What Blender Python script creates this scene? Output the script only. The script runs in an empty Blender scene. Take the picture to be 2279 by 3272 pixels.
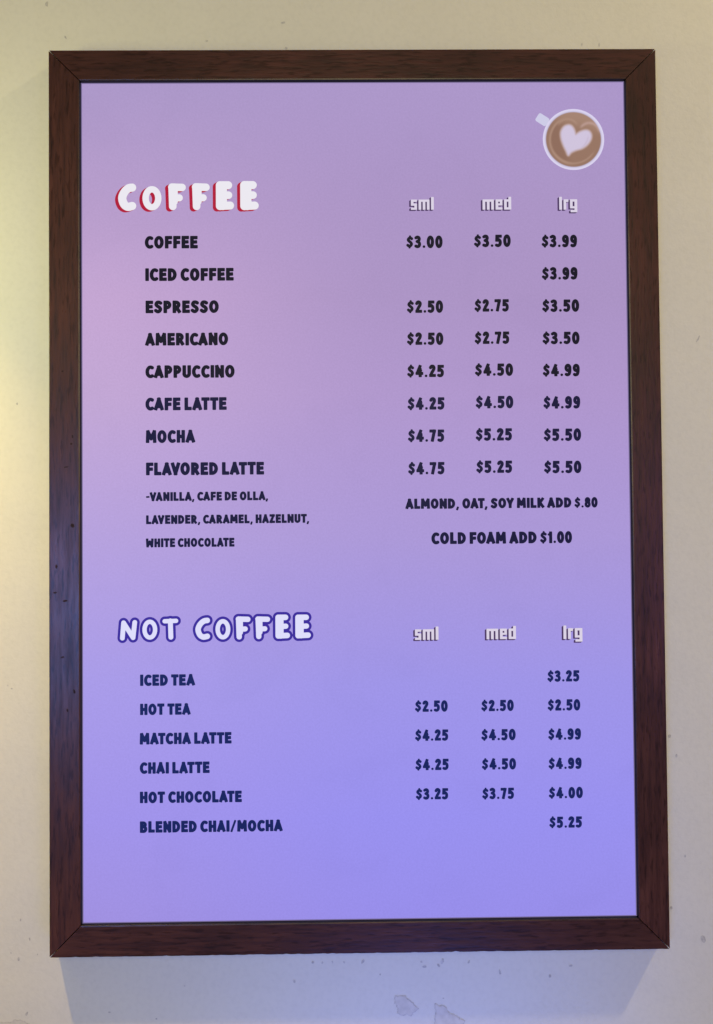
import bpy, math, random
import numpy as np
from mathutils import Vector
from mathutils.geometry import tessellate_polygon

random.seed(7)
S = bpy.context.scene
COL = S.collection
Z0 = 1.6                       # height of the board's centre above the floor

# ------------------------------------------------------------------ camera
cam_d = bpy.data.cameras.new('camera')
cam = bpy.data.objects.new('camera', cam_d)
COL.objects.link(cam)
cam.location = (-0.009754, -0.895172, Z0 - 0.033913)
cam.rotation_euler = (1.591345, 0.008689, -0.010352)
cam_d.sensor_fit = 'HORIZONTAL'
cam_d.sensor_width = 36.0
cam_d.lens = 2640.0 / 2279.0 * 36.0
cam_d.clip_start = 0.01
cam_d.clip_end = 50
S.camera = cam

# ------------------------------------------------------------------ world, lamps, exposure
W = bpy.data.worlds.new('World')
S.world = W
W.use_nodes = True
bg = W.node_tree.nodes['Background']
bg.inputs['Color'].default_value = (1.0, 0.75, 0.62, 1)
bg.inputs['Strength'].default_value = 0.16


def lamp(name, loc, target, color, power, size, size_y=None, spread=180):
    d = bpy.data.lights.new(name, 'AREA')
    d.color = color
    d.energy = power
    d.shape = 'RECTANGLE' if size_y else 'DISK'
    d.size = size
    if size_y:
        d.size_y = size_y
    d.spread = math.radians(spread)
    o = bpy.data.objects.new(name, d)
    COL.objects.link(o)
    o.location = Vector(loc) + Vector((0, 0, Z0))
    v = Vector(target) - Vector(loc)
    o.rotation_euler = v.to_track_quat('-Z', 'Y').to_euler()
    return o


# warm ceiling cans, a wall lamp to the left, room light from the front, window daylight and two added blue fills
lamp('ceiling_lamp', (-0.56, -0.345, 0.70), (-0.44, 0, -0.74), (1.00, 0.69, 0.19), 1.08, 0.035, None, 44)
lamp('ceiling_lamp', (1.50, -0.62, 1.70), (0.36, 0, -0.30), (1.00, 0.83, 0.47), 6.60, 0.09, None, 80)
lamp('room_light', (0.05, -2.40, 0.55), (0.05, 0, 0.15), (1.00, 0.91, 0.52), 23.5, 1.2)
lamp('wall_lamp', (-0.76, -0.32, 0.25), (-0.48, 0, 0.20), (1.00, 0.97, 0.38), 1.20, 0.20, None, 120)
lamp('window_and_fill_light', (-1.25, -3.00, -0.40), (-0.2, 0, -0.25), (0.10, 0.33, 1.00), 2.60, 0.8, 0.72, 50)
lamp('low_blue_fill', (0.12, -0.42, -0.95), (0.05, 0, -0.50), (0.07, 0.19, 1.00), 0.68, 0.35, None, 75)  # unseen lamp added from below to turn the wall's lower middle blue
lamp('window_and_fill_light', (1.3, -1.6, -0.15), (0.40, 0, -0.15), (0.24, 0.20, 1.00), 0.50, 0.5, 0.8, 60)  # added fill, no window known there: lavender for the right wall and rail

S.view_settings.view_transform = 'Standard'
S.view_settings.look = 'None'
S.view_settings.exposure = 0.0
S.view_settings.gamma = 1.0
S.view_settings.use_curve_mapping = False
S.cycles.use_denoising = True
S.cycles.max_bounces = 6


# ------------------------------------------------------------------ small helpers
def srgb(r, g, b):
    f = lambda c: c / 12.92 if c <= 0.04045 else ((c + 0.055) / 1.055) ** 2.4
    return (f(r / 255), f(g / 255), f(b / 255), 1.0)


def new_mat(name):
    m = bpy.data.materials.new(name)
    m.use_nodes = True
    nt = m.node_tree
    return m, nt, nt.nodes['Principled BSDF']


def mesh_obj(name, verts, faces, mats, parent=None, face_mats=None, loc=(0, 0, 0), smooth=False):
    me = bpy.data.meshes.new(name)
    me.from_pydata([tuple(v) for v in verts], [], faces)
    for m in (mats if isinstance(mats, (list, tuple)) else [mats]):
        me.materials.append(m)
    if face_mats:
        me.polygons.foreach_set('material_index', face_mats)
    if smooth:
        me.polygons.foreach_set('use_smooth', [True] * len(me.polygons))
    me.update()
    o = bpy.data.objects.new(name, me)
    COL.objects.link(o)
    o.location = loc
    if parent:
        o.parent = parent
    return o


def N(nt, kind, **kw):
    n = nt.nodes.new(kind)
    for k, v in kw.items():
        setattr(n, k, v)
    return n


def ramp(nt, stops, interp='LINEAR'):
    n = nt.nodes.new('ShaderNodeValToRGB')
    cr = n.color_ramp
    cr.interpolation = interp
    while len(cr.elements) < len(stops):
        cr.elements.new(0.5)
    for e, (p, c) in zip(cr.elements, stops):
        e.position = p
        e.color = c
    return n


# ------------------------------------------------------------------ materials
def wall_material():
    m, nt, b = new_mat('painted_plaster')
    L = nt.links
    tc = N(nt, 'ShaderNodeTexCoord')
    big = N(nt, 'ShaderNodeTexNoise'); big.inputs['Scale'].default_value = 9; big.inputs['Detail'].default_value = 5
    fine = N(nt, 'ShaderNodeTexNoise'); fine.inputs['Scale'].default_value = 210; fine.inputs['Detail'].default_value = 4
    peel = N(nt, 'ShaderNodeTexNoise'); peel.inputs['Scale'].default_value = 420; peel.inputs['Detail'].default_value = 3
    for n in (big, fine, peel):
        L.new(tc.outputs['Object'], n.inputs['Vector'])
    r1 = ramp(nt, [(0.3, (0.592, 0.568, 0.50, 1)), (0.7, (0.610, 0.585, 0.517, 1))])
    L.new(big.outputs['Fac'], r1.inputs['Fac'])
    r2 = ramp(nt, [(0.30, (0.93, 0.93, 0.93, 1)), (0.5, (1, 1, 1, 1)), (0.75, (1.04, 1.04, 1.03, 1))])
    L.new(fine.outputs['Fac'], r2.inputs['Fac'])
    mx = N(nt, 'ShaderNodeMix', data_type='RGBA', blend_type='MULTIPLY')
    mx.inputs['Factor'].default_value = 0.5
    L.new(r1.outputs['Color'], mx.inputs['A']); L.new(r2.outputs['Color'], mx.inputs['B'])
    L.new(mx.outputs['Result'], b.inputs['Base Color'])
    b.inputs['Roughness'].default_value = 0.62
    b.inputs['Specular IOR Level'].default_value = 0.25
    bp = N(nt, 'ShaderNodeBump'); bp.inputs['Strength'].default_value = 0.22; bp.inputs['Distance'].default_value = 0.0006
    L.new(peel.outputs['Fac'], bp.inputs['Height'])
    bp2 = N(nt, 'ShaderNodeBump'); bp2.inputs['Strength'].default_value = 0.5; bp2.inputs['Distance'].default_value = 0.004
    L.new(big.outputs['Fac'], bp2.inputs['Height']); L.new(bp.outputs['Normal'], bp2.inputs['Normal'])
    L.new(bp2.outputs['Normal'], b.inputs['Normal'])
    return m


def flat_material(name, col, rough=0.6, spec=0.3, noise=0.0, scale=300):
    m, nt, b = new_mat(name)
    b.inputs['Roughness'].default_value = rough
    b.inputs['Specular IOR Level'].default_value = spec
    if noise:
        tc = N(nt, 'ShaderNodeTexCoord')
        n = N(nt, 'ShaderNodeTexNoise'); n.inputs['Scale'].default_value = scale; n.inputs['Detail'].default_value = 4
        nt.links.new(tc.outputs['Object'], n.inputs['Vector'])
        lo = tuple(c * (1 - noise) for c in col[:3]) + (1,)
        hi = tuple(c * (1 + noise) for c in col[:3]) + (1,)
        r = ramp(nt, [(0.3, lo), (0.7, hi)])
        nt.links.new(n.outputs['Fac'], r.inputs['Fac'])
        nt.links.new(r.outputs['Color'], b.inputs['Base Color'])
    else:
        b.inputs['Base Color'].default_value = col
    return m


def wood_material():
    m, nt, b = new_mat('dark_stained_wood')
    L = nt.links
    tc = N(nt, 'ShaderNodeTexCoord')
    oi = N(nt, 'ShaderNodeObjectInfo')
    off = N(nt, 'ShaderNodeVectorMath', operation='ADD')
    L.new(tc.outputs['Object'], off.inputs[0])
    rs = N(nt, 'ShaderNodeMath', operation='MULTIPLY'); rs.inputs[1].default_value = 7.0
    L.new(oi.outputs['Random'], rs.inputs[0])
    L.new(rs.outputs[0], off.inputs[1])
    mp = N(nt, 'ShaderNodeMapping'); mp.inputs['Scale'].default_value = (0.085, 1, 1)
    L.new(off.outputs[0], mp.inputs['Vector'])
    grain = N(nt, 'ShaderNodeTexNoise'); grain.inputs['Scale'].default_value = 230; grain.inputs['Detail'].default_value = 6; grain.inputs['Roughness'].default_value = 0.6
    L.new(mp.outputs['Vector'], grain.inputs['Vector'])
    mp2 = N(nt, 'ShaderNodeMapping'); mp2.inputs['Scale'].default_value = (0.15, 1, 1)
    L.new(off.outputs[0], mp2.inputs['Vector'])
    pores = N(nt, 'ShaderNodeTexNoise'); pores.inputs['Scale'].default_value = 430; pores.inputs['Detail'].default_value = 2
    L.new(mp2.outputs['Vector'], pores.inputs['Vector'])
    wide = N(nt, 'ShaderNodeTexNoise'); wide.inputs['Scale'].default_value = 12; wide.inputs['Detail'].default_value = 3
    L.new(off.outputs[0], wide.inputs['Vector'])
    r = ramp(nt, [(0.30, (0.027, 0.0082, 0.0072, 1)), (0.50, (0.050, 0.0172, 0.0140, 1)), (0.72, (0.070, 0.0262, 0.0212, 1))])
    L.new(grain.outputs['Fac'], r.inputs['Fac'])
    rp = ramp(nt, [(0.33, (0.55, 0.50, 0.48, 1)), (0.46, (1, 1, 1, 1))])
    L.new(pores.outputs['Fac'], rp.inputs['Fac'])
    m1 = N(nt, 'ShaderNodeMix', data_type='RGBA', blend_type='MULTIPLY'); m1.inputs['Factor'].default_value = 1
    L.new(r.outputs['Color'], m1.inputs['A']); L.new(rp.outputs['Color'], m1.inputs['B'])
    rw = ramp(nt, [(0.3, (0.75, 0.75, 0.78, 1)), (0.7, (1.2, 1.15, 1.12, 1))])
    L.new(wide.outputs['Fac'], rw.inputs['Fac'])
    m2 = N(nt, 'ShaderNodeMix', data_type='RGBA', blend_type='MULTIPLY'); m2.inputs['Factor'].default_value = 1
    L.new(m1.outputs['Result'], m2.inputs['A']); L.new(rw.outputs['Color'], m2.inputs['B'])
    L.new(m2.outputs['Result'], b.inputs['Base Color'])
    rr = ramp(nt, [(0.3, (0.36, 0.36, 0.36, 1)), (0.7, (0.27, 0.27, 0.27, 1))])
    L.new(grain.outputs['Fac'], rr.inputs['Fac'])
    L.new(rr.outputs['Color'], b.inputs['Roughness'])
    b.inputs['Specular IOR Level'].default_value = 0.30
    bp = N(nt, 'ShaderNodeBump'); bp.inputs['Strength'].default_value = 0.35; bp.inputs['Distance'].default_value = 0.0004
    L.new(pores.outputs['Fac'], bp.inputs['Height'])
    L.new(bp.outputs['Normal'], b.inputs['Normal'])
    return m


def panel_surface(b):
    """Matte anti-glare front of the display: nearly black when unlit, broad soft reflections."""
    b.inputs['Base Color'].default_value = (0.004, 0.004, 0.005, 1)
    b.inputs['Roughness'].default_value = 0.42
    b.inputs['Specular IOR Level'].default_value = 0.07
    b.inputs['Emission Strength'].default_value = 1.0


def screen_material():
    """The picture the display shows: a lavender to periwinkle page."""
    m, nt, b = new_mat('lit_menu_page')
    L = nt.links
    panel_surface(b)
    tc = N(nt, 'ShaderNodeTexCoord')
    sx = N(nt, 'ShaderNodeSeparateXYZ')
    L.new(tc.outputs['Generated'], sx.inputs[0])
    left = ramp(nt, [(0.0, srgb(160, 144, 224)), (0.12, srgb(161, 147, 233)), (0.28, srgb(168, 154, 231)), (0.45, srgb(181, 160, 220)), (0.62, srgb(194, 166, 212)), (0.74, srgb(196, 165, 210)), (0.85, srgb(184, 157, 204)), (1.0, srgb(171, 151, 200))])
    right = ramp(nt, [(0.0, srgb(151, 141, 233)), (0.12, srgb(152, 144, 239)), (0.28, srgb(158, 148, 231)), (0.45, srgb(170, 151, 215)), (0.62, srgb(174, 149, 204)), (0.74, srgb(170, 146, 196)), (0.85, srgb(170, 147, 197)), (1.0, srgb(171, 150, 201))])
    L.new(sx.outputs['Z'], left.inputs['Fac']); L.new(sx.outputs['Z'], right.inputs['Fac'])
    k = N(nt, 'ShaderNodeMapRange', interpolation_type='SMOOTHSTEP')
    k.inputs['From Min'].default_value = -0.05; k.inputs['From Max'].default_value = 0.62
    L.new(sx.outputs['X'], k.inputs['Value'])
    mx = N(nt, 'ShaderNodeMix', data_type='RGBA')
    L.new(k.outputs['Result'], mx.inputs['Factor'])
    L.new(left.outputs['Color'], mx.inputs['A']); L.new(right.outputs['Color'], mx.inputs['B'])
    # faint pixel grain and dirt on the panel
    nz = N(nt, 'ShaderNodeTexNoise'); nz.inputs['Scale'].default_value = 520; nz.inputs['Detail'].default_value = 3
    L.new(tc.outputs['Object'], nz.inputs['Vector'])
    rn = ramp(nt, [(0.3, (0.965, 0.965, 0.965, 1)), (0.7, (1.03, 1.03, 1.03, 1))])
    L.new(nz.outputs['Fac'], rn.inputs['Fac'])
    m2 = N(nt, 'ShaderNodeMix', data_type='RGBA', blend_type='MULTIPLY'); m2.inputs['Factor'].default_value = 1
    L.new(mx.outputs['Result'], m2.inputs['A']); L.new(rn.outputs['Color'], m2.inputs['B'])
    sm_ = N(nt, 'ShaderNodeTexNoise'); sm_.inputs['Scale'].default_value = 13; sm_.inputs['Detail'].default_value = 6; sm_.inputs['Distortion'].default_value = 0.8
    L.new(tc.outputs['Object'], sm_.inputs['Vector'])
    rs = ramp(nt, [(0.30, (0.93, 0.93, 0.94, 1)), (0.45, (1, 1, 1, 1)), (0.72, (1.025, 1.02, 1.02, 1))])
    L.new(sm_.outputs['Fac'], rs.inputs['Fac'])
    m3 = N(nt, 'ShaderNodeMix', data_type='RGBA', blend_type='MULTIPLY'); m3.inputs['Factor'].default_value = 0.3
    L.new(m2.outputs['Result'], m3.inputs['A']); L.new(rs.outputs['Color'], m3.inputs['B'])
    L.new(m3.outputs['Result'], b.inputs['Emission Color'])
    return m


def ink(name, col):
    m, nt, b = new_mat(name)
    panel_surface(b)
    b.inputs['Emission Color'].default_value = col
    return m


M_WALL = wall_material()
M_SCUFF = flat_material('scuffed_paint', (0.43, 0.41, 0.385, 1), 0.8, 0.2, 0.25)
M_SCAR = flat_material('bare_plaster', (0.535, 0.507, 0.465, 1), 0.85, 0.15, 0.08, 160)
M_SCAR_EDGE = flat_material('torn_paint_edge', (0.475, 0.45, 0.42, 1), 0.85, 0.15, 0.2)
M_WOOD = wood_material()
M_DENT = flat_material('dented_wood', (0.018, 0.006, 0.006, 1), 0.7, 0.2, 0.4)
M_BLACK = flat_material('black_plastic', (0.006, 0.006, 0.008, 1), 0.45, 0.3)
M_EDGE = ink('dim_glow_panel_edge', srgb(114, 102, 143))  # panel margin given a dim violet emission of its own
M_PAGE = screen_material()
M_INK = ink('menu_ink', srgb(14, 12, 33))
M_INK1 = ink('menu_ink_glare_mid', srgb(18, 17, 56))  # same ink for the middle rows, some blue window glare put into its colour
M_INK2 = ink('menu_ink_glare_low', srgb(18, 32, 92))  # same ink for the lower rows, stronger blue glare put into its colour
M_WHITE = ink('heading_white', srgb(235, 232, 240))
M_RED = ink('heading_red', srgb(176, 22, 56))
M_WHITE2 = ink('heading_pale', srgb(222, 221, 250))
M_VIOLET = ink('heading_violet', srgb(57, 39, 154))
M_SMALL = ink('size_white', srgb(218, 209, 228))
M_SMALLSH = ink('size_shadow', srgb(74, 52, 96))


# ------------------------------------------------------------------ the wall
MARKS = [
    (-75.1, 513.7, 3.1, 1.4, 0.2), (-329.4, 534.8, 1.7, 3.1, 0.0), (-72.0, 486.0, 1.4, 1.7, 0.0), (267.0, 488.6, 0.7, 2.4, 0.0), (248.3, 488.9, 0.7, 1.7, 0.0), (-359.9, -483.2, 1.4, 2.0, 0.0),
    (2.2, -490.6, 1.4, 2.7, -0.4), (64.0, -491.8, 1.4, 1.4, 0.0), (67.3, -497.1, 2.4, 1.4, 0.3), (82.2, -496.0, 1.4, 2.7, 0.5), (86.2, -491.5, 1.7, 3.1, -0.3), (114.1, -492.8, 1.4, 2.7, -0.5),
    (147.1, -504.1, 1.4, 3.1, 0.1), (199.8, -508.8, 1.4, 2.4, 0.1), (222.5, -498.3, 2.0, 1.4, 0.0), (-50.7, -490.8, 1.4, 1.4, 0.5), (-40.8, -491.3, 1.4, 1.4, 0.5), (-30.2, -490.8, 1.0, 1.4, 0.5),
    (-17.7, -491.3, 1.0, 1.4, 0.5), (-70.6, -510.5, 1.4, 2.0, 0.0), (20.2, -504.6, 1.0, 1.0, 0.0), (338.3, -278.6, 1.4, 2.0, 0.0), (331.3, -257.6, 1.7, 2.0, 0.0), (345.9, -384.5, 1.0, 1.7, 0.0),
    (330.0, -438.7, 1.4, 2.0, 0.0), (363.5, -472.0, 2.7, 4.1, 0.3), (368.8, 166.9, 1.0, 4.7, -0.5), (86.8, -530.4, 1.0, 0.7, 0.0), (-351.7, -540.3, 1.4, 2.4, -0.4), (-348.4, -462.2, 1.0, 2.0, 0.0),
    (-340.2, -478.6, 0.7, 1.0, 0.0), (-368.1, -476.6, 0.7, 1.0, 0.0), (-357.9, -442.5, 1.0, 1.7, 0.0), (-367.1, -199.6, 1.4, 1.0, 0.0), (-371.4, -196.3, 1.0, 1.0, 0.0), (-361.4, 102.8, 1.0, 1.4, 0.0),
    (-185.9, -513.4, 0.7, 1.0, 0.0), (-157.9, 494.1, 1.7, 1.0, 0.0), (-309.3, 497.9, 1.0, 2.7, 0.6), (-215.7, -547.2, 1.4, 1.0, 0.0), (-264.9, -539.9, 1.4, 1.0, 0.0),
]
SCARS = [
    [(36.0, -526.8), (46.6, -526.9), (51.1, -531.5), (56.3, -535.7), (58.0, -538.8), (61.3, -540.6), (56.8, -544.7), (52.5, -548.5), (48.1, -547.0), (43.8, -547.7), (37.7, -545.9), (38.5, -541.5), (37.1, -537.9), (35.0, -535.4)],
    [(77.5, -535.4), (82.6, -537.4), (88.7, -537.7), (90.5, -541.5), (93.5, -546.1), (100.9, -548.6), (104.3, -552.4), (109.5, -553.7), (107.0, -560.9), (100.8, -564.5), (80.9, -564.9), (76.7, -559.3), (78.0, -547.4)],
    [(-382.8, -547.0), (-369.7, -549.1), (-363.2, -545.3), (-355.0, -547.3), (-348.5, -550.7), (-340.3, -556.7), (-359.9, -562.9), (-382.8, -562.5)],
]


def blob(cx, cz, a, b, rot, n=11, jit=0.28):
    pts = []
    for i in range(n):
        t = 2 * math.pi * i / n
        k = 1 + random.uniform(-jit, jit)
        x, z = a * k * math.cos(t), b * k * math.sin(t)
        pts.append((cx + x * math.cos(rot) - z * math.sin(rot), cz + x * math.sin(rot) + z * math.cos(rot)))
    return pts


def rough_outline(poly, n=5, amp=0.7):
    out = []
    for i, p in enumerate(poly):
        q = poly[(i + 1) % len(poly)]
        for j in range(n):
            t = j / n
            out.append((p[0] + (q[0] - p[0]) * t + random.uniform(-amp, amp), p[1] + (q[1] - p[1]) * t + random.uniform(-amp, amp)))
    return out


def shrink(poly, d):
    cx = sum(p[0] for p in poly) / len(poly); cz = sum(p[1] for p in poly) / len(poly)
    out = []
    for x, z in poly:
        r = math.hypot(x - cx, z - cz)
        out.append((cx + (x - cx) * (r - d) / r, cz + (z - cz) * (r - d) / r))
    return out


WY = -0.013                    # front of the plaster
wv, wf, wm = [], [], []


def wall_patch(poly, y, mat):
    base = len(wv)
    for x, z in poly:
        wv.append((x / 1000, y, Z0 + z / 1000))
    tri = tessellate_polygon([[Vector((p[0], p[1], 0)) for p in poly]])
    for t in tri:
        a, b, c = t
        (ax, az), (bx, bz), (cx, cz) = poly[a], poly[b], poly[c]
        if (bx - ax) * (cz - az) - (bz - az) * (cx - ax) < 0:
            b, c = c, b
        wf.append((base + a, base + b, base + c)); wm.append(mat)


# plaster slab 2.4 m wide, 2.6 m tall
x0, x1, zb, zt, yb = -1.3, 1.3, 0.0, 2.7, 0.10
wv += [(x0, WY, zb), (x1, WY, zb), (x1, WY, zt), (x0, WY, zt), (x0, yb, zb), (x1, yb, zb), (x1, yb, zt), (x0, yb, zt)]
for f in [(0, 1, 2, 3), (5, 4, 7, 6), (4, 0, 3, 7), (1, 5, 6, 2), (3, 2, 6, 7), (4, 5, 1, 0)]:
    wf.append(f); wm.append(0)
for (x, z, a, b, r) in MARKS:
    wall_patch(blob(x, z, a * 0.9, b * 0.9, r), WY - 0.00025, 1)
for s in SCARS:
    ro = rough_outline(s)
    wall_patch(ro, WY - 0.00025, 3)
    wall_patch(shrink(ro, 1.1), WY - 0.00045, 2)
wall = mesh_obj('wall', wv, wf, [M_WALL, M_SCUFF, M_SCAR, M_SCAR_EDGE], None, wm)
wall['kind'] = 'structure'

# ------------------------------------------------------------------ the framed menu display
HW, HH, DEP, RW = 0.320, 0.4715, 0.035, 0.0325   # half width, half height, front face, rail width
board = bpy.data.objects.new('menu_board', None)
COL.objects.link(board)
board.location = (0, 0, Z0 - HH)
board['label'] = 'tall lit menu screen in a dark brown wooden frame hung on a cream wall'
board['category'] = 'menu board'
CEN = (0, 0, HH)

DENTS = [(-295.4, -28.0, 2.3, 2.6), (-301.8, 33.1, 2.9, 0.8), (-303.3, -105.7, 2.6, 1.3), (-306.0, -163.8, 2.3, 1.0), (-293.8, -199.4, 1.3, 2.9), (-301.2, -218.6, 1.0, 2.0), (-296.6, 57.2, 1.3, 1.3), (-313.6, -97.2, 2.0, 1.0), (-305.6, 133.0, 1.3, 1.0), (-312.3, -70.0, 1.3, 2.3), (-295.3, 64.7, 1.0, 2.0)]


def make_rail(length, loc, rot, dents=(), chips=0.0):
    """One mitred rail, lying along its own X with the outer edge at z=0 and the inner edge at z=RW."""
    gap = 0.0006
    bv = 0.0010
    y0, d = WY - 0.0006, -DEP
    prof = [(0.0, y0), (0.0, d + bv), (bv * 0.3, d + bv * 0.3), (bv, d), (RW - bv * 1.5, d), (RW - bv * 0.45, d + bv * 0.3), (RW, d + bv * 1.2), (RW, y0)]
    n = 150
    vs, fs, fm = [], [], []
    for i in range(n + 1):
        t = i / n
        w1 = random.gauss(0, 1)
        for j, (u, y) in enumerate(prof):
            h = length / 2 - u - gap
            x = -h + 2 * h * t
            uu = u
            if chips and 0 < i < n and j in (1, 2, 3):
                uu += max(0, w1 - 0.5) * chips
            vs.append((x, y, uu))
    k = len(prof)
    for i in range(n):
        for j in range(k):
            a = i * k + j; b = i * k + (j + 1) % k
            fs.append((a, b, b + k, a + k)); fm.append(2 if j in (5, 6) else 0)
    fs.append(tuple(range(k - 1, -1, -1))); fm.append(0)
    fs.append(tuple(n * k + j for j in range(k))); fm.append(0)
    for (x, u, a, b) in dents:
        base = len(vs)
        pts = blob(x, u, a * 0.85, b * 0.85, 0.2, 12, 0.25)
        for px, pu in pts:
            vs.append((px / 1000, -DEP - 0.00012, pu / 1000))
        fs.append(tuple(range(base, base + len(pts)))); fm.append(1)
    o = mesh_obj('frame_rail', vs, fs, [M_WOOD, M_DENT, M_BLACK], board, fm)
    o.location = loc
    o.rotation_euler = (0, rot, 0)
    return o


H2 = HH
make_rail(2 * HW, (0, 0, 2 * HH), math.pi)                # top
make_rail(2 * HW, (0, 0, 0), 0.0, (), 0.00035)            # bottom, edge a little chipped
# left rail: local +X runs down the board after turning +90 deg about Y
ld = [(-z, x + 320.0, b, a) for (x, z, a, b) in DENTS]
make_rail(2 * HH, (-HW, 0, HH), math.pi / 2, ld)
make_rail(2 * HH, (HW, 0, HH), -math.pi / 2)

# display slab: black body, margin with a dim glow of its own, lit page
PW, PH, PY = 0.2872, 0.4387, -0.0310
LW, LH = 0.2862, 0.4377
sv, sf, sm = [], [], []
for (w, h, y) in ((PW, PH, WY - 0.002), (PW, PH, PY)):
    sv += [(-w, y, -h), (w, y, -h), (w, y, h), (-w, y, h)]
sv += [(-LW, PY, -LH), (LW, PY, -LH), (LW, PY, LH), (-LW, PY, LH)]
sf += [(3, 2, 1, 0), (0, 1, 5, 4), (1, 2, 6, 5), (2, 3, 7, 6), (3, 0, 4, 7)]
sm += [0] * 5
for i in range(4):
    sf.append((4 + i, 4 + (i + 1) % 4, 8 + (i + 1) % 4, 8 + i)); sm.append(1)
sf.append((8, 9, 10, 11)); sm.append(2)
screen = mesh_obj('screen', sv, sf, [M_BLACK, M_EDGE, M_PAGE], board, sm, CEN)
screen['label'] = 'lit lavender screen fading to periwinkle blue at the bottom'


# ------------------------------------------------------------------ lettering: stroke letters -> outlines -> meshes
def seg_box(P, a, b, r, rc):
    ax, ay = a; bx, by = b
    L = math.hypot(bx - ax, by - ay)
    if L < 1e-6:
        ux, uy = 1.0, 0.0
    else:
        ux, uy = (bx - ax) / L, (by - ay) / L
    mx, my = (ax + bx) / 2, (ay + by) / 2
    dx, dy = P[0] - mx, P[1] - my
    s = np.abs(dx * ux + dy * uy) - (L / 2 + r - rc)
    t = np.abs(-dx * uy + dy * ux) - (r - rc)
    return np.hypot(np.maximum(s, 0), np.maximum(t, 0)) + np.minimum(np.maximum(s, t), 0) - rc


def strokes_sdf(P, strokes):
    D = np.full(P[0].shape, 1e3)
    for (pts, r, rc) in strokes:
        for a, b in zip(pts[:-1], pts[1:]):
            D = np.minimum(D, seg_box(P, a, b, r, rc))
    return D


def contours(D, xs, ys):
    """Closed zero contours of D (marching squares, inside = negative)."""
    ny, nx = D.shape
    ins = D < 0
    nxt = {}

    def ex(i, j, ei):
        # edge ids: ('h', j, i) between (i,j),(i+1,j); ('v', j, i) between (i,j),(i,j+1)
        return ei
    pos = {}

    def hpt(j, i):
        k = (0, j, i)
        if k not in pos:
            d0, d1 = D[j, i], D[j, i + 1]
            t = d0 / (d0 - d1)
            pos[k] = (xs[i] + (xs[i + 1] - xs[i]) * t, ys[j])
        return k

    def vpt(j, i):
        k = (1, j, i)
        if k not in pos:
            d0, d1 = D[j, i], D[j + 1, i]
            t = d0 / (d0 - d1)
            pos[k] = (xs[i], ys[j] + (ys[j + 1] - ys[j]) * t)
        return k
    code = ins[:-1, :-1] * 1 + ins[:-1, 1:] * 2 + ins[1:, 1:] * 4 + ins[1:, :-1] * 8
    js, is_ = np.nonzero((code > 0) & (code < 15))
    for j, i in zip(js.tolist(), is_.tolist()):
        c = int(code[j, i])
        B = lambda: hpt(j, i)
        T = lambda: hpt(j + 1, i)
        Lf = lambda: vpt(j, i)
        R = lambda: vpt(j, i + 1)
        # inside kept on the left of travel
        tbl = {1: [(B, Lf)], 2: [(R, B)], 3: [(R, Lf)], 4: [(T, R)], 6: [(T, B)], 7: [(T, Lf)], 8: [(Lf, T)], 9: [(B, T)],
               11: [(R, T)], 12: [(Lf, R)], 13: [(B, R)], 14: [(Lf, B)], 5: [(B, Lf), (T, R)], 10: [(R, B), (Lf, T)]}
        for a, b in tbl[c]:
            nxt[a()] = b()
    loops = []
    while nxt:
        s = next(iter(nxt))
        lp = []
        k = s
        while k in nxt:
            lp.append(pos[k])
            k = nxt.pop(k)
        if len(lp) > 3:
            loops.append(lp)
    return loops


def thin(lp, tol):
    """Drop contour points that lie on a straight run."""
    keep = [lp[0]]
    for i in range(1, len(lp) - 1):
        a, p, q = keep[-1], lp[i], lp[i + 1]
        L = math.hypot(q[0] - a[0], q[1] - a[1])
        dev = abs((q[0] - a[0]) * (p[1] - a[1]) - (q[1] - a[1]) * (p[0] - a[0])) / max(L, 1e-9)
        if dev > tol or math.hypot(p[0] - a[0], p[1] - a[1]) > tol * 60:
            keep.append(p)
    keep.append(lp[-1])
    return keep


def area(lp):
    return 0.5 * sum(a[0] * b[1] - b[0] * a[1] for a, b in zip(lp, lp[1:] + lp[:1]))


def inside(pt, lp):
    x, y = pt; c = False
    for (ax, ay), (bx, by) in zip(lp, lp[1:] + lp[:1]):
        if (ay > y) != (by > y) and x < (bx - ax) * (y - ay) / (by - ay) + ax:
            c = not c
    return c


def fill(loops, tol):
    """Triangles for outer loops with their holes: returns (points, tris)."""
    loops = [thin(l, tol) for l in loops if abs(area(l)) > tol * tol * 4]
    outers = sorted([l for l in loops if area(l) > 0], key=lambda l: abs(area(l)))
    holes = [l for l in loops if area(l) <= 0]
    if not outers:
        outers, holes = holes, []
    groups = [(o, []) for o in outers]
    for h in holes:
        for o, hs in groups:
            if inside(h[0], o):
                hs.append(h)
                break
    pts, tris = [], []
    for o, hs in groups:
        allp = [p for l in [o] + hs for p in l]
        tr = tessellate_polygon([[Vector((p[0], p[1], 0)) for p in l] for l in [o] + hs])
        b = len(pts)
        pts += allp
        for a_, b_, c_ in tr:
            A, B, C = allp[a_], allp[b_], allp[c_]
            if (B[0] - A[0]) * (C[1] - A[1]) - (B[1] - A[1]) * (C[0] - A[0]) < 0:
                b_, c_ = c_, b_
            tris.append((b + a_, b + b_, b + c_))
    return pts, tris


def sdf_polys(fn, box, step, off=0.0):
    xs = np.arange(box[0], box[1] + step, step); ys = np.arange(box[2], box[3] + step, step)
    P = np.meshgrid(xs, ys)
    D = fn(P) - off
    D[np.abs(D) < 1e-7] = 1e-7
    return fill(contours(D, xs, ys), step * 0.06)


def arc(cx, cy, rx, ry, a0, a1, n=14):
    return [(cx + rx * math.cos(math.radians(a0 + (a1 - a0) * i / n)), cy + ry * math.sin(math.radians(a0 + (a1 - a0) * i / n))) for i in range(n + 1)]


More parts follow.
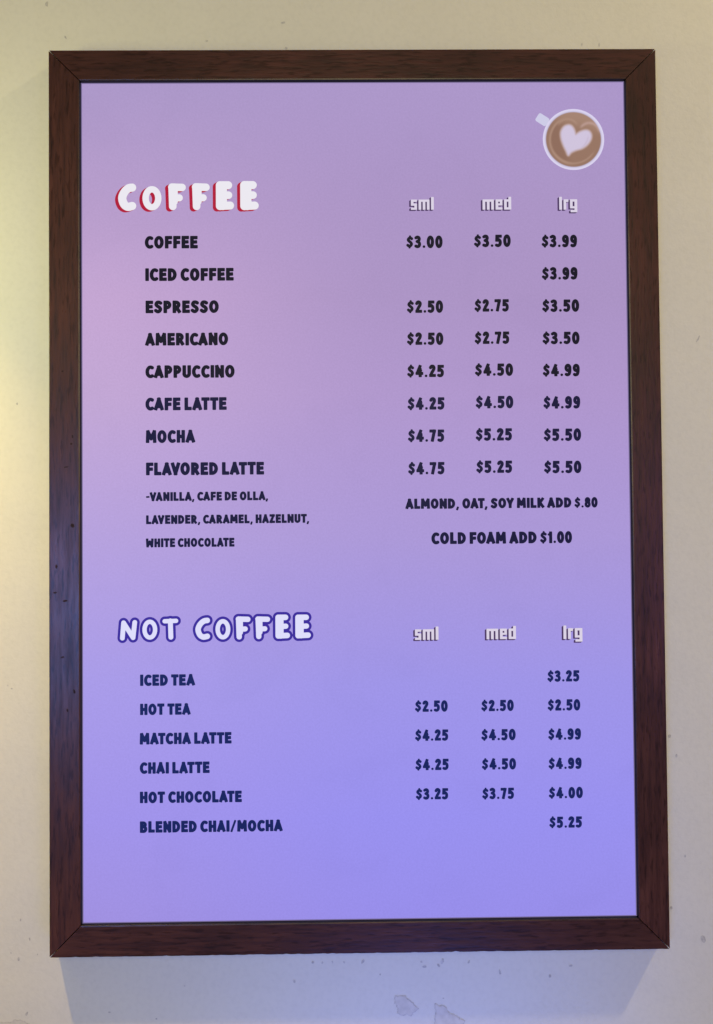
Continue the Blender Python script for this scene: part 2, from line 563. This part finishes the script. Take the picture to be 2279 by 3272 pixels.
def soft(pts, n=8):
    """Catmull-Rom through the points."""
    q = [pts[0]] + list(pts) + [pts[-1]]
    out = []
    for i in range(1, len(q) - 2):
        p0, p1, p2, p3 = q[i - 1], q[i], q[i + 1], q[i + 2]
        for k in range(n):
            t = k / n
            out.append(tuple(0.5 * (2 * p1[d] + (p2[d] - p0[d]) * t + (2 * p0[d] - 5 * p1[d] + 4 * p2[d] - p3[d]) * t * t + (3 * p1[d] - p0[d] - 3 * p2[d] + p3[d]) * t ** 3) for d in (0, 1)))
    out.append(pts[-1])
    return out


r_ = 0.140
lo, hi = r_, 1 - r_


def ln(*p):
    return (list(p), r_, 0.055)


def cv(p):
    return (p, r_, r_)


def dg(p, straight=False, r=0.128):
    return (p, r, 0.05 if straight else r)


q_ = 0.128
ql, qh = q_, 1 - q_
GLYPH = {
    'A': (0.68, [ln((0.115, lo), (0.34, hi)), ln((0.565, lo), (0.34, hi)), ln((0.24, 0.30), (0.44, 0.30))]),
    'B': (0.62, [ln((r_, lo), (r_, hi)), cv([(r_, hi), (0.28, hi)] + arc(0.28, 0.70, 0.17, hi - 0.70, 90, -90)), cv([(r_, 0.52)] + arc(0.31, 0.326, 0.18, 0.198, 90, -90) + [(r_, lo)])]),
    'C': (0.61, [cv(soft([(0.50, 0.815), (0.40, hi), (0.27, 0.83), (0.155, 0.66), (0.13, 0.48), (0.16, 0.30), (0.27, 0.155), (0.40, 0.13), (0.50, 0.17)]))]),
    'D': (0.66, [ln((r_, lo), (r_, hi)), cv([(r_, hi), (0.24, hi)] + arc(0.24, 0.5, 0.29, hi - 0.5, 80, -80) + [(0.24, lo), (r_, lo)])]),
    'E': (0.56, [ln((r_, lo), (r_, hi)), ln((r_, hi), (0.43, hi)), ln((r_, 0.5), (0.40, 0.515)), ln((r_, lo), (0.44, lo))]),
    'F': (0.54, [ln((r_, lo), (r_, hi)), ln((r_, hi), (0.42, hi)), ln((r_, 0.47), (0.39, 0.48))]),
    'H': (0.64, [ln((r_, lo), (r_, hi)), ln((0.512, lo), (0.512, hi)), ln((r_, 0.49), (0.512, 0.49))]),
    'I': (0.256, [ln((r_, lo), (r_, hi))]),
    'K': (0.62, [ln((r_, lo), (r_, hi)), ln((0.20, 0.45), (0.48, hi)), ln((0.24, 0.52), (0.50, lo))]),
    'L': (0.53, [ln((r_, lo), (r_, hi)), ln((r_, lo), (0.41, lo))]),
    'M': (0.80, [ln((0.125, lo), (0.15, hi)), ln((0.675, lo), (0.65, hi)), ln((0.17, hi), (0.40, 0.36)), ln((0.63, hi), (0.40, 0.36))]),
    'N': (0.67, [ln((r_, lo), (r_, hi)), ln((0.542, lo), (0.542, hi)), ln((0.15, hi), (0.52, lo))]),
    'O': (0.71, [cv(arc(0.355, 0.5, 0.225, hi - 0.5 + 0.008, 0, 360, 28))]),
    'P': (0.59, [ln((r_, lo), (r_, hi)), cv([(r_, hi), (0.27, hi)] + arc(0.27, 0.65, 0.19, hi - 0.65, 90, -90) + [(r_, 0.428)])]),
    'R': (0.63, [ln((r_, lo), (r_, hi)), cv([(r_, hi), (0.27, hi)] + arc(0.27, 0.66, 0.19, hi - 0.66, 90, -90) + [(r_, 0.448)]), ln((0.30, 0.46), (0.49, lo))]),
    'S': (0.59, [cv(soft([(0.47, 0.80), (0.36, hi), (0.22, 0.845), (0.145, 0.70), (0.22, 0.57), (0.38, 0.46), (0.455, 0.31), (0.37, 0.155), (0.24, 0.125), (0.115, 0.21)]))]),
    'T': (0.58, [ln((0.115, hi), (0.465, hi)), ln((0.29, hi), (0.29, lo))]),
    'U': (0.64, [ln((r_, 0.40), (r_, hi)), ln((0.512, 0.40), (0.512, hi)), cv([(r_, 0.45), (r_, 0.36)] + arc(0.32, 0.33, 0.192, 0.205, 180, 360) + [(0.512, 0.45)])]),
    'V': (0.66, [ln((0.12, hi), (0.33, lo)), ln((0.54, hi), (0.33, lo))]),
    'W': (0.82, [ln((0.125, hi), (0.165, lo)), ln((0.695, hi), (0.655, lo)), ln((0.19, lo), (0.41, 0.62)), ln((0.63, lo), (0.41, 0.62))]),
    'Y': (0.64, [ln((0.12, hi), (0.32, 0.44)), ln((0.52, hi), (0.32, 0.44)), ln((0.32, 0.44), (0.32, lo))]),
    'Z': (0.58, [ln((r_, hi), (0.45, hi)), ln((0.43, hi), (0.14, lo)), ln((0.13, lo), (0.46, lo))]),
    '$': (0.52, [dg(soft([(0.41, 0.76), (0.30, 0.83), (0.19, 0.78), (0.14, 0.67), (0.21, 0.56), (0.33, 0.46), (0.39, 0.33), (0.32, 0.20), (0.20, 0.165), (0.10, 0.24)]), r=0.118), dg([(0.28, 0.86), (0.28, 0.95)], True, 0.08), dg([(0.24, 0.05), (0.24, 0.14)], True, 0.08)]),
    '0': (0.55, [dg(arc(0.275, 0.5, 0.165, 0.388, 0, 360, 28))]),
    '1': (0.36, [dg([(0.235, ql), (0.235, qh)], True), dg([(0.09, 0.74), (0.225, qh)], True, 0.09)]),
    '2': (0.52, [dg(soft([(0.12, 0.76), (0.18, 0.86), (0.28, 0.888), (0.37, 0.82), (0.385, 0.69), (0.33, 0.55), (0.22, 0.36), (0.14, 0.14)])), dg([(0.13, ql), (0.41, ql)], True)]),
    '3': (0.50, [dg(soft([(0.11, 0.83), (0.22, 0.888), (0.33, 0.84), (0.36, 0.72), (0.31, 0.59), (0.20, 0.53)])), dg(soft([(0.20, 0.53), (0.33, 0.46), (0.385, 0.32), (0.34, 0.17), (0.23, 0.112), (0.10, 0.16)]))]),
    '4': (0.58, [dg([(0.34, qh), (0.13, 0.34)], True), dg([(0.12, 0.31), (0.47, 0.31)], True), dg([(0.355, 0.62), (0.355, ql)], True), dg([(0.26, 0.45), (0.36, 0.55)], True)]),
    '5': (0.52, [dg([(0.16, qh), (0.40, qh)], True), dg([(0.15, qh), (0.135, 0.55)], True), dg(soft([(0.14, 0.56), (0.27, 0.60), (0.37, 0.50), (0.395, 0.34), (0.35, 0.18), (0.23, 0.112), (0.11, 0.15)]))]),
    '7': (0.50, [dg([(0.11, qh), (0.38, qh)], True), dg([(0.375, qh), (0.22, ql)], True)]),
    '8': (0.53, [dg(arc(0.265, 0.70, 0.135, 0.188, 0, 360, 20)), dg(arc(0.265, 0.315, 0.155, 0.203, 0, 360, 20))]),
    '9': (0.52, [dg(arc(0.255, 0.67, 0.145, 0.218, 0, 360, 22)), dg(soft([(0.40, 0.68), (0.395, 0.40), (0.33, 0.17), (0.20, 0.112), (0.12, 0.15)]))]),
    '.': (0.23, [dg([(0.115, 0.11), (0.115, 0.115)], False, 0.105)]),
    ',': (0.27, [dg([(0.155, 0.10), (0.10, -0.06)], True, 0.10)]),
    '-': (0.36, [dg([(0.10, 0.46), (0.27, 0.47)], True, 0.10)]),
    '/': (0.50, [dg([(0.10, 0.06), (0.40, 0.92)], True, 0.09)]),
}
KERN = {('L', 'A'): -0.0, ('A', 'T'): -0.09, ('T', 'T'): -0.01, ('F', 'L'): -0.02, ('L', 'T'): -0.08, ('A', 'V'): -0.10, ('V', 'A'): -0.10, ('V', 'O'): -0.05,
        ('T', 'E'): -0.02, ('O', 'A'): -0.04, ('C', 'A'): -0.04, ('F', 'O'): -0.02, ('O', 'Y'): -0.04, ('L', 'O'): -0.02, ('T', ','): -0.08, ('A', ','): -0.04, ('T', 'C'): -0.04, ('-', 'V'): -0.04}
CACHE = {}


def glyph(ch):
    if ch not in CACHE:
        w, st = GLYPH[ch]
        CACHE[ch] = sdf_polys(lambda P: strokes_sdf(P, st), (-0.1, w + 0.1, -0.25, 1.1), 0.022)
    return CACHE[ch]


def text_line(txt):
    """Glyph placement in cap-height units: list of (glyph, x) and the total width."""
    gap = 0.085
    if txt[0] == '$':
        gap = 0.115
    x, out, prev = 0.0, [], None
    for ch in txt:
        if ch == ' ':
            x += 0.235 - gap * 0.2
            prev = None
            continue
        if prev:
            x += KERN.get((prev, ch), 0)
        out.append((ch, x))
        x += GLYPH[ch][0] + gap
        prev = ch
    return out, x - gap


def write(name, txt, xl, xr, zb, h, mat):
    lay, wid = text_line(txt)
    kx = (xr - xl) / wid
    vs, fs = [], []
    for ch, gx in lay:
        p, t = glyph(ch)
        b = len(vs)
        dz = random.uniform(-0.006, 0.006) * h
        vs += [((gx + x) * kx / 1000, 0, (y * h + dz) / 1000) for x, y in p]
        fs += [(b + i, b + j, b + k) for i, j, k in t]
    o = mesh_obj(name, vs, fs, mat, screen, None, (xl / 1000, PY - 0.0002, zb / 1000))
    return o


TEXT = [
    ('item_name', 'COFFEE', -220.5, -165.3, 262.4, 13.4),
    ('item_name', 'ICED COFFEE', -220.3, -127.8, 228.1, 13.55),
    ('item_name', 'ESPRESSO', -220.1, -143.5, 194.1, 13.36),
    ('item_name', 'AMERICANO', -220.2, -133.9, 160.0, 13.34),
    ('item_name', 'CAPPUCCINO', -220.3, -127.3, 125.9, 13.32),
    ('item_name', 'CAFE LATTE', -220.4, -135.9, 91.9, 13.46),
    ('item_name', 'MOCHA', -220.1, -169.2, 57.8, 13.44),
    ('item_name', 'FLAVORED LATTE', -220.2, -97.2, 23.9, 13.42),
    ('flavor_list', '-VANILLA, CAFE DE OLLA,', -220.2, -92.9, -3.0, 9.31),
    ('flavor_list', 'LAVENDER, CARAMEL, HAZELNUT,', -220.3, -50.2, -27.0, 9.3),
    ('flavor_list', 'WHITE CHOCOLATE', -220.4, -128.5, -51.2, 9.29),
    ('extra_charge', 'ALMOND, OAT, SOY MILK ADD $.80', 51.0, 252.4, -13.5, 10.82),
    ('extra_charge', 'COLD FOAM ADD $1.00', 77.6, 224.9, -50.6, 12.44),
    ('price', '$3.00', 54.5, 92.4, 261.5, 13.12),
    ('price', '$3.50', 126.0, 164.4, 262.3, 13.13),
    ('price', '$3.99', 197.5, 234.7, 261.7, 13.14),
    ('price', '$3.99', 197.3, 234.7, 227.3, 13.12),
    ('price', '$2.50', 54.5, 92.2, 192.9, 13.07),
    ('price', '$2.75', 125.7, 161.7, 193.8, 13.09),
    ('price', '$3.50', 197.2, 235.9, 193.1, 13.1),
    ('price', '$2.50', 54.2, 92.1, 159.0, 13.05),
    ('price', '$2.75', 125.5, 161.7, 159.6, 13.07),
    ('price', '$3.50', 197.1, 235.8, 158.9, 13.08),
    ('price', '$4.25', 54.1, 92.5, 124.9, 13.03),
    ('price', '$4.50', 125.4, 165.2, 125.8, 13.04),
    ('price', '$4.99', 196.9, 235.6, 124.9, 13.05),
    ('price', '$4.25', 54.1, 92.6, 90.6, 13.01),
    ('price', '$4.50', 125.8, 165.0, 91.6, 13.02),
    ('price', '$4.99', 197.1, 235.6, 90.8, 13.03),
    ('price', '$4.75', 54.2, 92.0, 56.8, 12.99),
    ('price', '$5.25', 125.4, 163.3, 57.6, 13.0),
    ('price', '$5.50', 197.0, 236.0, 56.8, 13.01),
    ('price', '$4.75', 54.1, 91.9, 22.6, 12.97),
    ('price', '$5.25', 125.6, 163.0, 23.6, 12.98),
    ('price', '$5.50', 196.9, 235.8, 22.8, 12.99),
    ('item_name', 'ICED TEA', -227.1, -170.4, -195.1, 11.82),
    ('item_name', 'HOT TEA', -227.2, -175.2, -225.2, 11.8),
    ('item_name', 'MATCHA LATTE', -227.5, -132.7, -255.6, 11.95),
    ('item_name', 'CHAI LATTE', -227.6, -155.6, -285.8, 11.93),
    ('item_name', 'HOT CHOCOLATE', -227.7, -122.4, -316.1, 11.91),
    ('item_name', 'BLENDED CHAI/MOCHA', -227.8, -80.5, -346.5, 11.89),
    ('price', '$3.25', 197.4, 230.6, -195.2, 11.72),
    ('price', '$2.50', 58.7, 92.5, -225.0, 11.68),
    ('price', '$2.50', 127.9, 161.5, -225.1, 11.69),
    ('price', '$2.50', 197.3, 231.1, -225.3, 11.7),
    ('price', '$4.25', 58.5, 92.8, -255.1, 11.66),
    ('price', '$4.50', 127.6, 163.1, -255.4, 11.67),
    ('price', '$4.99', 197.5, 231.5, -255.6, 11.68),
    ('price', '$4.25', 58.5, 92.9, -285.5, 11.65),
    ('price', '$4.50', 127.8, 163.1, -285.7, 11.66),
    ('price', '$4.99', 197.4, 231.7, -285.9, 11.67),
    ('price', '$3.25', 58.7, 92.1, -315.8, 11.63),
    ('price', '$3.75', 127.8, 160.7, -316.2, 11.64),
    ('price', '$4.00', 197.3, 232.5, -316.3, 11.65),
    ('price', '$5.25', 197.4, 231.2, -346.7, 11.63),
    ('size_heading', 'sml', 59.5, 83.8, 302.2, 13.48),
    ('size_heading', 'med', 135.2, 165.7, 302.0, 13.49),
    ('size_heading', 'lrg', 216.4, 235.6, 301.6, 13.67),
    ('size_heading', 'sml', 59.2, 83.9, -150.2, 13.68),
    ('size_heading', 'med', 134.0, 165.0, -150.2, 13.53),
    ('size_heading', 'lrg', 214.6, 234.6, -150.8, 14.03),
]


# blocky small letters of the size headings: boxes in x-height 0.8 / ascender 1.0 units
def bx(x0, y0, x1, y1):
    """upright bar as a stroke along its long side"""
    r = min(x1 - x0, y1 - y0) / 2
    if x1 - x0 > y1 - y0:
        return ([(x0 + r, (y0 + y1) / 2), (x1 - r, (y0 + y1) / 2)], r, 0.02)
    return ([((x0 + x1) / 2, y0 + r), ((x0 + x1) / 2, y1 - r)], r, 0.02)


BLOCK = {
    's': (0.46, [bx(0, 0.62, 0.46, 0.80), bx(0, 0.36, 0.20, 0.80), bx(0, 0.32, 0.46, 0.49), bx(0.26, 0, 0.46, 0.48), bx(0, 0, 0.46, 0.17)]),
    'm': (0.82, [bx(0, 0, 0.20, 0.80), bx(0, 0.63, 0.82, 0.80), bx(0.31, 0, 0.51, 0.80), bx(0.62, 0, 0.82, 0.80)]),
    'l': (0.21, [bx(0, 0, 0.21, 1.0)]),
    'e': (0.50, [bx(0, 0, 0.20, 0.80), bx(0, 0.63, 0.50, 0.80), bx(0.31, 0.33, 0.50, 0.80), bx(0, 0.33, 0.50, 0.48), bx(0, 0, 0.50, 0.17)]),
    'd': (0.52, [bx(0, 0, 0.20, 0.80), bx(0, 0.63, 0.52, 0.80), bx(0.31, 0, 0.52, 1.0), bx(0, 0, 0.52, 0.17)]),
    'r': (0.36, [bx(0, 0, 0.20, 0.80), bx(0, 0.60, 0.36, 0.80)]),
    'g': (0.54, [bx(0, 0.10, 0.20, 0.80), bx(0, 0.63, 0.54, 0.80), bx(0.33, -0.20, 0.54, 0.80), bx(0, 0.10, 0.54, 0.26), bx(0.04, -0.20, 0.54, -0.03)]),
}


def moved(strokes, dx, dy, sx=1.0, sy=1.0):
    return [([(x * sx + dx, y * sy + dy) for x, y in p], r * (sx + sy) / 2, rc * (sx + sy) / 2) for p, r, rc in strokes]


def layered(name, layers, loc):
    """One mesh of stacked flat letter layers [(points, tris, material)], each 0.15 mm above the last."""
    vs, fs, fm, mats = [], [], [], []
    for k, (p, t, m) in enumerate(layers):
        b = len(vs)
        vs += [(x / 1000, -0.00015 * k, y / 1000) for x, y in p]
        fs += [(b + i, b + j, b + l) for i, j, l in t]
        fm += [k] * len(t)
        mats.append(m)
    return mesh_obj(name, vs, fs, mats, screen, fm, loc)


def swept(fn, dx, dy, n=7):
    def f(P):
        D = None
        for i in range(n + 1):
            t = i / n
            d = fn((P[0] - dx * t, P[1] - dy * t))
            D = d if D is None else np.minimum(D, d)
        return D
    return f


def size_heading(txt, xl, xr, zb, h):
    wid = sum(BLOCK[c][0] for c in txt) + 0.11 * (len(txt) - 1)
    kx = (xr - xl) / wid
    st, x = [], 0
    for c in txt:
        st += moved(BLOCK[c][1], x * kx, 0, kx, h)
        x += BLOCK[c][0] + 0.11
    fn = lambda P: strokes_sdf(P, st)
    box = (-4, xr - xl + 3, -0.35 * h, h + 2)
    a = sdf_polys(swept(fn, -1.8, -1.2), box, 0.22)
    b = sdf_polys(fn, box, 0.22)
    layered('size_heading', [a + (M_SMALLSH,), b + (M_SMALL,)], (xl / 1000, PY - 0.0002, zb / 1000))


for kind, txt, xl, xr, zb, h in TEXT:
    if kind == 'size_heading':
        size_heading(txt, xl, xr, zb, h)
    else:
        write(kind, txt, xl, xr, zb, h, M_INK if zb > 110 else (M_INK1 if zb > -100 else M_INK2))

# ------------------------------------------------------------------ bubble headings
HEAD1 = [('C', -248.4, -229.4, 302.4, 331.4), ('O', -222.9, -202.9, 302.8, 328.6), ('F', -195.9, -177.3, 303.0, 331.4),
         ('F', -170.9, -152.2, 302.9, 331.5), ('E', -145.8, -126.6, 302.8, 333.5), ('E', -120.2, -100.7, 302.6, 333.6)]
HEAD2 = [('N', -247.7, -229.9, -147.7, -126.6), ('O', -224.5, -209.0, -147.2, -126.3), ('T', -203.6, -187.2, -147.4, -125.6),
         ('C', -169.5, -154.2, -147.8, -124.9), ('O', -148.6, -133.1, -147.7, -126.5), ('F', -127.5, -112.1, -147.9, -123.9),
         ('F', -107.1, -91.7, -147.7, -124.1), ('E', -86.2, -71.0, -147.5, -122.4), ('E', -65.5, -49.3, -147.4, -122.6)]


def bubble(ch, x0, x1, y0, y1, fat):
    Hh = y1 - y0
    R = {'C': 0.150, 'O': 0.130, 'F': 0.140, 'E': 0.142, 'T': 0.125, 'N': 0.140}[ch] * Hh * fat

    def m(u, v):
        return (x0 + R + u * (x1 - x0 - 2 * R), y0 + R + v * (Hh - 2 * R))
    out = []

    def s(pts, k=1.0, curved=False):
        p = [m(*q) for q in pts]
        out.append((soft(p) if curved else p, R * k, R * k))
    if ch == 'C':
        s([(1, 1), (0.62, 0.96), (0.22, 0.76), (0.0, 0.46), (0.18, 0.14), (0.55, 0.0), (1.0, 0.04)], 1.0, True)
    elif ch == 'O':
        s([(0.5 + 0.5 * math.cos(math.radians(a)), 0.5 + 0.5 * math.sin(math.radians(a))) for a in range(0, 361, 12)])
    elif ch == 'F':
        s([(0.08, 0.0), (0.02, 1.0)]); s([(0.2, 0.25), (0.2, 1.0)], 1.0)
        s([(0.0, 1.0), (1.0, 0.98)]); s([(0.1, 0.42), (0.72, 0.44)], 0.95)
    elif ch == 'E':
        s([(0.0, 0.0), (0.0, 1.0)]); s([(0.28, 0.0), (0.28, 1.0)])
        s([(0.0, 1.0), (0.82, 1.0)], 0.98); s([(0.1, 0.5), (0.84, 0.52)], 0.93); s([(0.0, 0.0), (1.0, 0.02)], 0.98)
    elif ch == 'T':
        s([(0.0, 0.98), (1.0, 1.0)]); s([(0.5, 1.0), (0.54, 0.02)], 1.12)
    elif ch == 'N':
        s([(0.0, 0.0), (0.10, 0.98)]); s([(0.10, 0.98), (0.86, 0.02)], 1.0); s([(0.86, 0.02), (1.0, 1.0)])
    return out


def heading(letters, fat, kind):
    st = []
    for L in letters:
        st += bubble(*L, fat)
    ox, oy = letters[0][1], letters[0][3]
    st = moved(st, -ox, -oy)
    fn = lambda P: strokes_sdf(P, st)
    box = (-8, letters[-1][2] - ox + 5, -6, 38)
    top = sdf_polys(fn, box, 0.3)
    loc = (ox / 1000, PY - 0.0002, oy / 1000)
    if kind == 'drop':
        under = sdf_polys(swept(fn, -3.3, -1.5), box, 0.3)
        return layered('menu_heading', [under + (M_RED,), top + (M_WHITE,)], loc)
    under = sdf_polys(fn, box, 0.3, 2.7)
    return layered('menu_heading', [under + (M_VIOLET,), top + (M_WHITE2,)], loc)


heading(HEAD1, 1.0, 'drop')['label'] = 'white bubble lettering COFFEE with a red drop shadow'
heading(HEAD2, 0.83, 'outline')['label'] = 'white bubble lettering NOT COFFEE with a violet outline'


# ------------------------------------------------------------------ the cup picture shown on the page
def cup_picture():
    """A flat picture of a cup of coffee seen from above, coloured point by point like the displayed image."""
    cx, cz, R = 232.6, 376.5, 32.6

    def cl(a):
        return np.clip(a, 0, 1)

    def sm(a, lo_, hi_):
        t = cl((a - lo_) / (hi_ - lo_))
        return t * t * (3 - 2 * t)

    def lin(r, g, b):
        return np.array(srgb(r, g, b)[:3])

    heart = np.array(soft([(905, 645), (880, 560), (840, 505), (785, 490), (715, 520), (668, 600), (668, 700), (700, 810), (745, 910), (780, 982),
                           (830, 935), (905, 900), (1000, 872), (1085, 815), (1145, 730), (1155, 650), (1120, 590), (1055, 575), (975, 600), (905, 645)], 5))
    heart = (heart - np.array([868, 725])) / 490.0
    heart[:, 1] *= -1

    def poly_sdf(x, y, poly):
        d = np.full(x.shape, 9.0); ins = np.zeros(x.shape, bool)
        for (ax, ay), (bx_, by) in zip(poly, np.roll(poly, -1, 0)):
            ex_, ey = bx_ - ax, by - ay
            L2 = ex_ * ex_ + ey * ey
            if L2 < 1e-12:
                continue
            t = np.clip(((x - ax) * ex_ + (y - ay) * ey) / L2, 0, 1)
            d = np.minimum(d, np.hypot(x - ax - t * ex_, y - ay - t * ey))
            c = ((ay > y) != (by > y)) & (x < ex_ * (y - ay) / (ey if ey else 1e-9) + ax)
            ins ^= c
        return np.where(ins, -d, d)

    nr, na = 44, 150
    rr = np.concatenate([[0.0], np.linspace(0.03, 1.0, nr)])
    A = np.linspace(0, 2 * np.pi, na, endpoint=False)
    gx = [0.0]; gy = [0.0]
    for r in rr[1:]:
        gx += (r * np.cos(A)).tolist(); gy += (r * np.sin(A)).tolist()
    gx, gy = np.array(gx), np.array(gy)
    rad = np.hypot(gx, gy)
    ang = np.degrees(np.arctan2(gy, gx))
    brown = lin(150, 116, 99); light = lin(174, 141, 124); dark = lin(137, 102, 88); cream = lin(207, 195, 220)
    rim = lin(217, 210, 238); rim_in = lin(197, 190, 218)
    col = np.repeat(brown[None], len(gx), 0)

    def mix(c, k):
        nonlocal col
        col = col * (1 - k[:, None]) + c[None] * k[:, None]
    mix(light, 0.55 * sm(gy + 0.3 * gx, 0.25, 0.8))
    mix(dark, 0.6 * sm(-gx - 0.2 * gy, 0.1, 0.5) * (rad < 0.72))
    # rings of lighter foam
    mix(light, 0.75 * np.exp(-((np.hypot(gx - 0.02, gy + 0.02) - 0.79) / 0.035) ** 2) * sm(-(gx + gy * 0.2), 0.0, 0.5))
    mix(light, 0.7 * np.exp(-((np.hypot(gx, gy + 0.02) - 0.76) / 0.03) ** 2) * sm(-gy, 0.3, 0.6))
    mix(light, 0.7 * np.exp(-((np.hypot(gx + 0.18, gy - 0.34) - 0.33) / 0.04) ** 2) * sm(gy, 0.4, 0.6))
    mix(lin(189, 157, 149), 0.8 * np.exp(-((np.hypot(gx - 0.52, gy - 0.22) - 0.32) / 0.045) ** 2) * sm(gy + 0.25 * gx, 0.38, 0.55))
    dh = poly_sdf(gx, gy, heart)
    mix(lin(191, 161, 148), 0.7 * (1 - sm(dh, 0.0, 0.075)))
    mix(cream, 1 - sm(dh, -0.06, 0.05))
    mix(lin(191, 173, 196), 0.6 * np.exp(-((np.hypot(gx - 0.05, gy - 0.12) - 0.42) / 0.03) ** 2) * sm(gx - 0.6 * gy, 0.35, 0.5) * (dh < -0.03))
    mix(rim_in, sm(rad, 0.880, 0.915))
    mix(rim, sm(rad, 0.915, 0.95))
    vs = [(x * R / 1000, 0, y * R / 1000) for x, y in zip(gx, gy)]
    cols = [tuple(c) + (1.0,) for c in col]
    fs = []
    for j in range(na):
        fs.append((0, 1 + j, 1 + (j + 1) % na))
    for i in range(nr - 1):
        for j in range(na):
            a = 1 + i * na + j; b = 1 + i * na + (j + 1) % na
            fs.append((a, a + na, b + na, b))
    # handle: a rounded tab towards the upper left, ending just short of the rim
    h_dir = math.radians(147)
    hx, hy = math.cos(h_dir), math.sin(h_dir)
    hst = [([(hx * 1.10 - hy * o_, hy * 1.10 + hx * o_), (hx * 1.30 - hy * o_, hy * 1.30 + hx * o_)], 0.10, 0.06) for o_ in (-0.05, 0.05)]
    p, t = sdf_polys(lambda P: strokes_sdf(P, hst), (-1.6, -0.6, 0.2, 1.2), 0.02)
    b = len(vs)
    vs += [(x * R / 1000, 0, y * R / 1000) for x, y in p]
    cols += [srgb(205, 203, 230)] * len(p)
    fs += [(b + i, b + j, b + k) for i, j, k in t]
    m, nt, bs = new_mat('cup_image')
    panel_surface(bs)
    at = N(nt, 'ShaderNodeVertexColor', layer_name='image')
    nt.links.new(at.outputs['Color'], bs.inputs['Emission Color'])
    o = mesh_obj('cup_picture', vs, fs, m, screen, None, (cx / 1000, PY - 0.0002, cz / 1000))
    ca = o.data.color_attributes.new('image', 'FLOAT_COLOR', 'POINT')
    ca.data.foreach_set('color', np.array(cols, dtype=np.float32).ravel())
    o['label'] = 'picture of a white cup of latte with a foam heart seen from above'
    return o


cup_picture()
